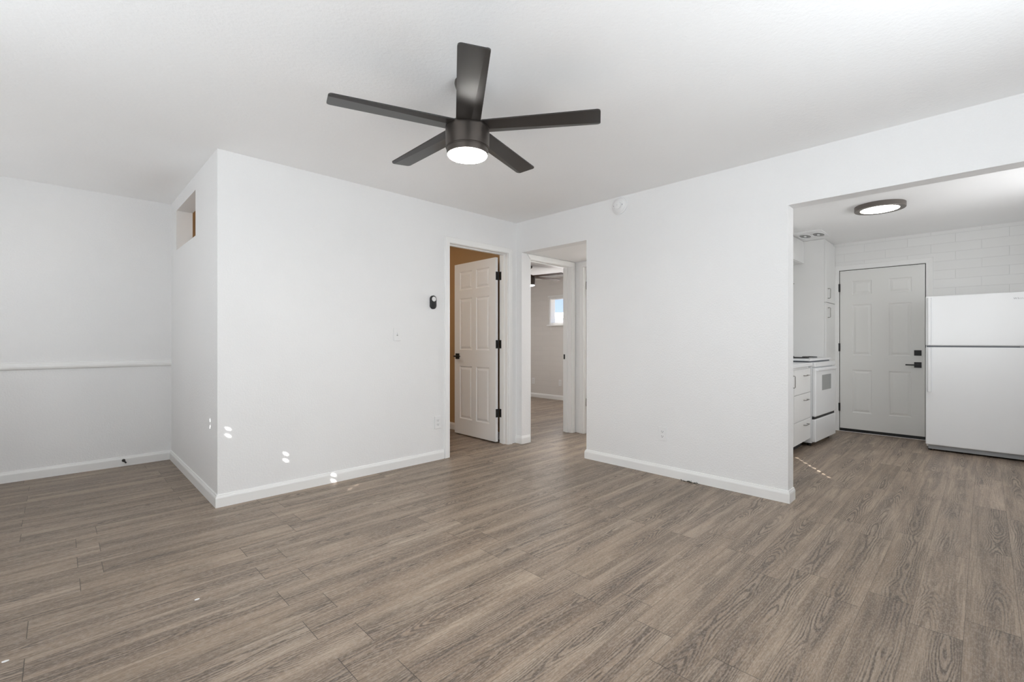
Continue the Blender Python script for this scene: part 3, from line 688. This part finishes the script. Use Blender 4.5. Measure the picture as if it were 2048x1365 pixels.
obj('body', boxes((0, 1.21, .019, KY - 1.460 - .002, 0, HK - 1.42 - .003)), 'cab', uc)
for a, b in ((.003, .603), (.607, 1.207)): o = obj('door', rbox(a, b, 0, .018, .004, .93, .0015), 'cab', uc)
pull(o, 1.073, 0, .324, .11, False, .030)

BY = 1.305
bc = thing('base_cabinet', 'white three-drawer base cabinet left of the stove', 'cabinet', (5.13, BY, 0))
BW = 5.742 - 5.13
obj('body', boxes((0, BW, .019, KY - BY - .002, .09, .862)), 'cab', bc)
obj('toe_kick', boxes((.002, BW - .002, .085, KY - BY - .002, 0, .09)), 'slot', bc)['label'] = 'dark recessed toe kick'
for z0, z1, hz in ((.592, .842, .775), (.322, .586, .522), (.095, .316, .266)):
    o = obj('drawer', rbox(.004, BW - .004, 0, .018, z0, z1, .0015), 'cab', bc); pull(o, .40, 0, hz, .125, False)
b2c = thing('base_cabinet', 'white base cabinet door mostly hidden behind the kitchen jamb', 'cabinet', (4.40, BY, 0))
obj('body', boxes((0, .728, .019, KY - BY - .002, .09, .862)), 'cab', b2c)
obj('toe_kick', boxes((.002, .726, .085, KY - BY - .002, 0, .09)), 'slot', b2c)['label'] = 'dark recessed toe kick'
o = obj('door', rbox(.004, .724, 0, .018, .095, .842, .0015), 'cab', b2c); pull(o, .662, 0, .735, .115)
tag(obj('worktop', rbox(4.40, 5.745, BY - .018, KY - .002, .866, .900, .003), 'enamel'), 'white kitchen worktop left of the stove', 'worktop')

# stove: origin at front left foot corner, slightly turned
st = thing('stove', 'white electric stove standing slightly turned beside the pantry cabinet', 'stove', (5.757, 1.277, 0), math.radians(-3.0))
SW, SD = .752, .640
obj('body', rbox(0, SW, .022, SD, .035, .898, .003), 'enamel', st)
obj('cooktop', rbox(-.004, SW + .004, .030, SD, .915, .935, .004), 'enamel', st)
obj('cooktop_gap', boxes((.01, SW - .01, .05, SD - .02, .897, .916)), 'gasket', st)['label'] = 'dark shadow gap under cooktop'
obj('control_strip', rbox(0, SW, -.012, .022, .852, .900, .006), 'enamel', st)
dr = obj('oven_door', rbox(.006, SW - .006, -.016, .022, .318, .840, .012, 3), 'enamel', st)
obj('oven_window', rbox(.220, SW - .200, -.0175, -.010, .590, .760, .004), 'glass_dark', dr)
obj('door_handle', rbox(.03, SW - .03, -.030, -.014, .806, .834, .006), 'enamel', dr)
obj('door_gap', boxes((.008, SW - .008, .0, .021, .285, .322)), 'slot', st)
obj('drawer', rbox(.004, SW - .004, -.014, .022, .048, .292, .008, 3), 'enamel', st)
for x in (.05, SW - .05):
    for y in (.06, SD - .06):
        bm = bmesh.new(); lathe(bm, [(0, 0), (.018, 0), (.018, .036), (0, .036)], 16, Matrix.Translation((x, y, 0))); obj('foot', bm, 'black', st)
for x, y, r in ((.19, .20, .095), (.56, .20, .075), (.19, .46, .075), (.56, .46, .095)):
    bm = bmesh.new()
    for k in range(1, 5):
        rr = r * k / 4.2; tube(bm, [(x + rr * math.cos(a * PI / 12), y + rr * math.sin(a * PI / 12), .944) for a in range(25)], .005, 6)
    b_ = obj('burner', bm, 'black', st, smooth=50)
    bm = bmesh.new(); lathe(bm, [(0, .936), (r * .9, .936), (r * 1.12, .940), (r * 1.15, .937), (r * 1.15, .935)], 32, Matrix.Translation((x, y, 0))); obj('drip_pan', bm, 'grey', b_)

# ------------------------------------------------------------------ fridge, faces -X. local: x along -Y world, y depth
FX, FY, FW, FH = 6.417, .432, .760, 1.592
fr = thing('fridge', 'white top-freezer refrigerator at the right of the kitchen', 'refrigerator', (FX, FY, 0), -PI / 2 - math.radians(.25))
# after the rotation local +x points to -Y, local +y points to +X
obj('cabinet', rbox(.004, FW - .004, .062, .625, .035, FH - .012, .006), 'enamel', fr)
fz = obj('freezer_door', rbox(0, FW, 0, .058, 1.083, FH, .010, 3), 'enamel', fr)
fd = obj('fridge_door', rbox(0, FW, 0, .058, .062, 1.068, .010, 3), 'enamel', fr)
obj('door_gasket', boxes((.008, FW - .008, .012, .060, 1.064, 1.087)), 'gasket', fr)
def grip(parent, z0, z1):
    bm = bmesh.new(); prof = [(.016, 0), (.018, -.030), (.024, -.038), (.040, -.038), (.044, -.030), (.046, 0)]
    A = [bm.verts.new((x, y, z0)) for x, y in prof]; B = [bm.verts.new((x, y, z1)) for x, y in prof]
    for i in range(len(prof)): bm.faces.new((A[i], A[(i + 1) % len(prof)], B[(i + 1) % len(prof)], B[i]))
    bm.faces.new(A); bm.faces.new(B[::-1]); bmesh.ops.recalc_face_normals(bm, faces=bm.faces)
    return obj('handle', bm, 'enamel', parent, smooth=30)
grip(fz, 1.092, 1.575); grip(fd, .610, 1.060)
obj('base_grille', boxes((.020, FW - .020, .030, .062, .018, .058)), 'grey', fr)['label'] = 'grey toe grille'
for x in (.03, FW - .03):
    bm = bmesh.new(); lathe(bm, [(0, 0), (.016, 0), (.016, .020), (.010, .022), (.010, .040), (0, .040)], 16, Matrix.Translation((x, .09, 0))); obj('foot', bm, 'black', fr)
bm = bmesh.new(); box(bm, FW - .10, FW - .02, .004, .040, 1.070, 1.081); obj('hinge', bm, 'grey', fr)
cu = bpy.data.curves.new('badge', 'FONT'); cu.body = 'Whirlpool'; cu.size = .0235; cu.extrude = .0008; cu.align_x = 'LEFT'; cu.shear = .15; cu.space_character = 1.3
tmp = bpy.data.objects.new('tmp', cu); C.objects.link(tmp); bpy.context.view_layer.update()
me = bpy.data.meshes.new_from_object(tmp.evaluated_get(bpy.context.evaluated_depsgraph_get())); bpy.data.objects.remove(tmp)
me.materials.clear(); me.materials.append(M['grey']); bo = bpy.data.objects.new('brand_badge', me); C.objects.link(bo); bo.parent = fz
bo.location = (.617, -.0012, 1.524); bo.rotation_euler = (PI / 2, 0, 0); bo['label'] = 'grey lettering badge'

# ------------------------------------------------------------------ bedroom window extras, outdoors
wc = thing('window_blind', 'raised white blind with hanging cord at the bedroom window', 'window blind', (BX - .012, 5.52, 2.0))
obj('head_rail', rbox(-.008, .010, -.50, .47, -.02, .012, .002), 'slat', wc)
bm = bmesh.new(); tube(bm, [(-.006, .395, -.02), (-.006, .395, -.66)], .0035, 8); obj('cord', bm, 'slat', wc)
struct('trim_10', rbox(BX - .03, BX + .10, WB0 - .03, WB1 + .02, WBZ0 - .030, WBZ0, .003), 'trim', 'white sill under the small bedroom window', 'window sill')
struct('ground', boxes((7.3, 60, -30, 60, -.25, -.2)), 'dirt', 'bare ground outside the bedroom window', 'ground')
bm = bmesh.new()
y = 6.0
while y < 12.5:
    hh = 1.78 + .10 * rnd.random(); box(bm, 10.5, 10.52, y, y + .135, -.2, hh); y += .145
box(bm, 10.52, 10.56, 6.0, 12.5, .3, .4); box(bm, 10.52, 10.56, 6.0, 12.5, 1.5, 1.6)
tag(obj('picket_fence', bm, 'fence'), 'grey board fence outside the bedroom window', 'fence')
nb = thing('neighbor_building', 'low white flat-roofed building beyond the grey fence', 'building', (20, 13, -.2))
obj('wall', boxes((0, 6, -7, 9, 0, 2.75)), 'stucco', nb); obj('roof', boxes((-.2, 6.2, -7.2, 9.2, 2.75, 2.9)), 'stucco', nb)
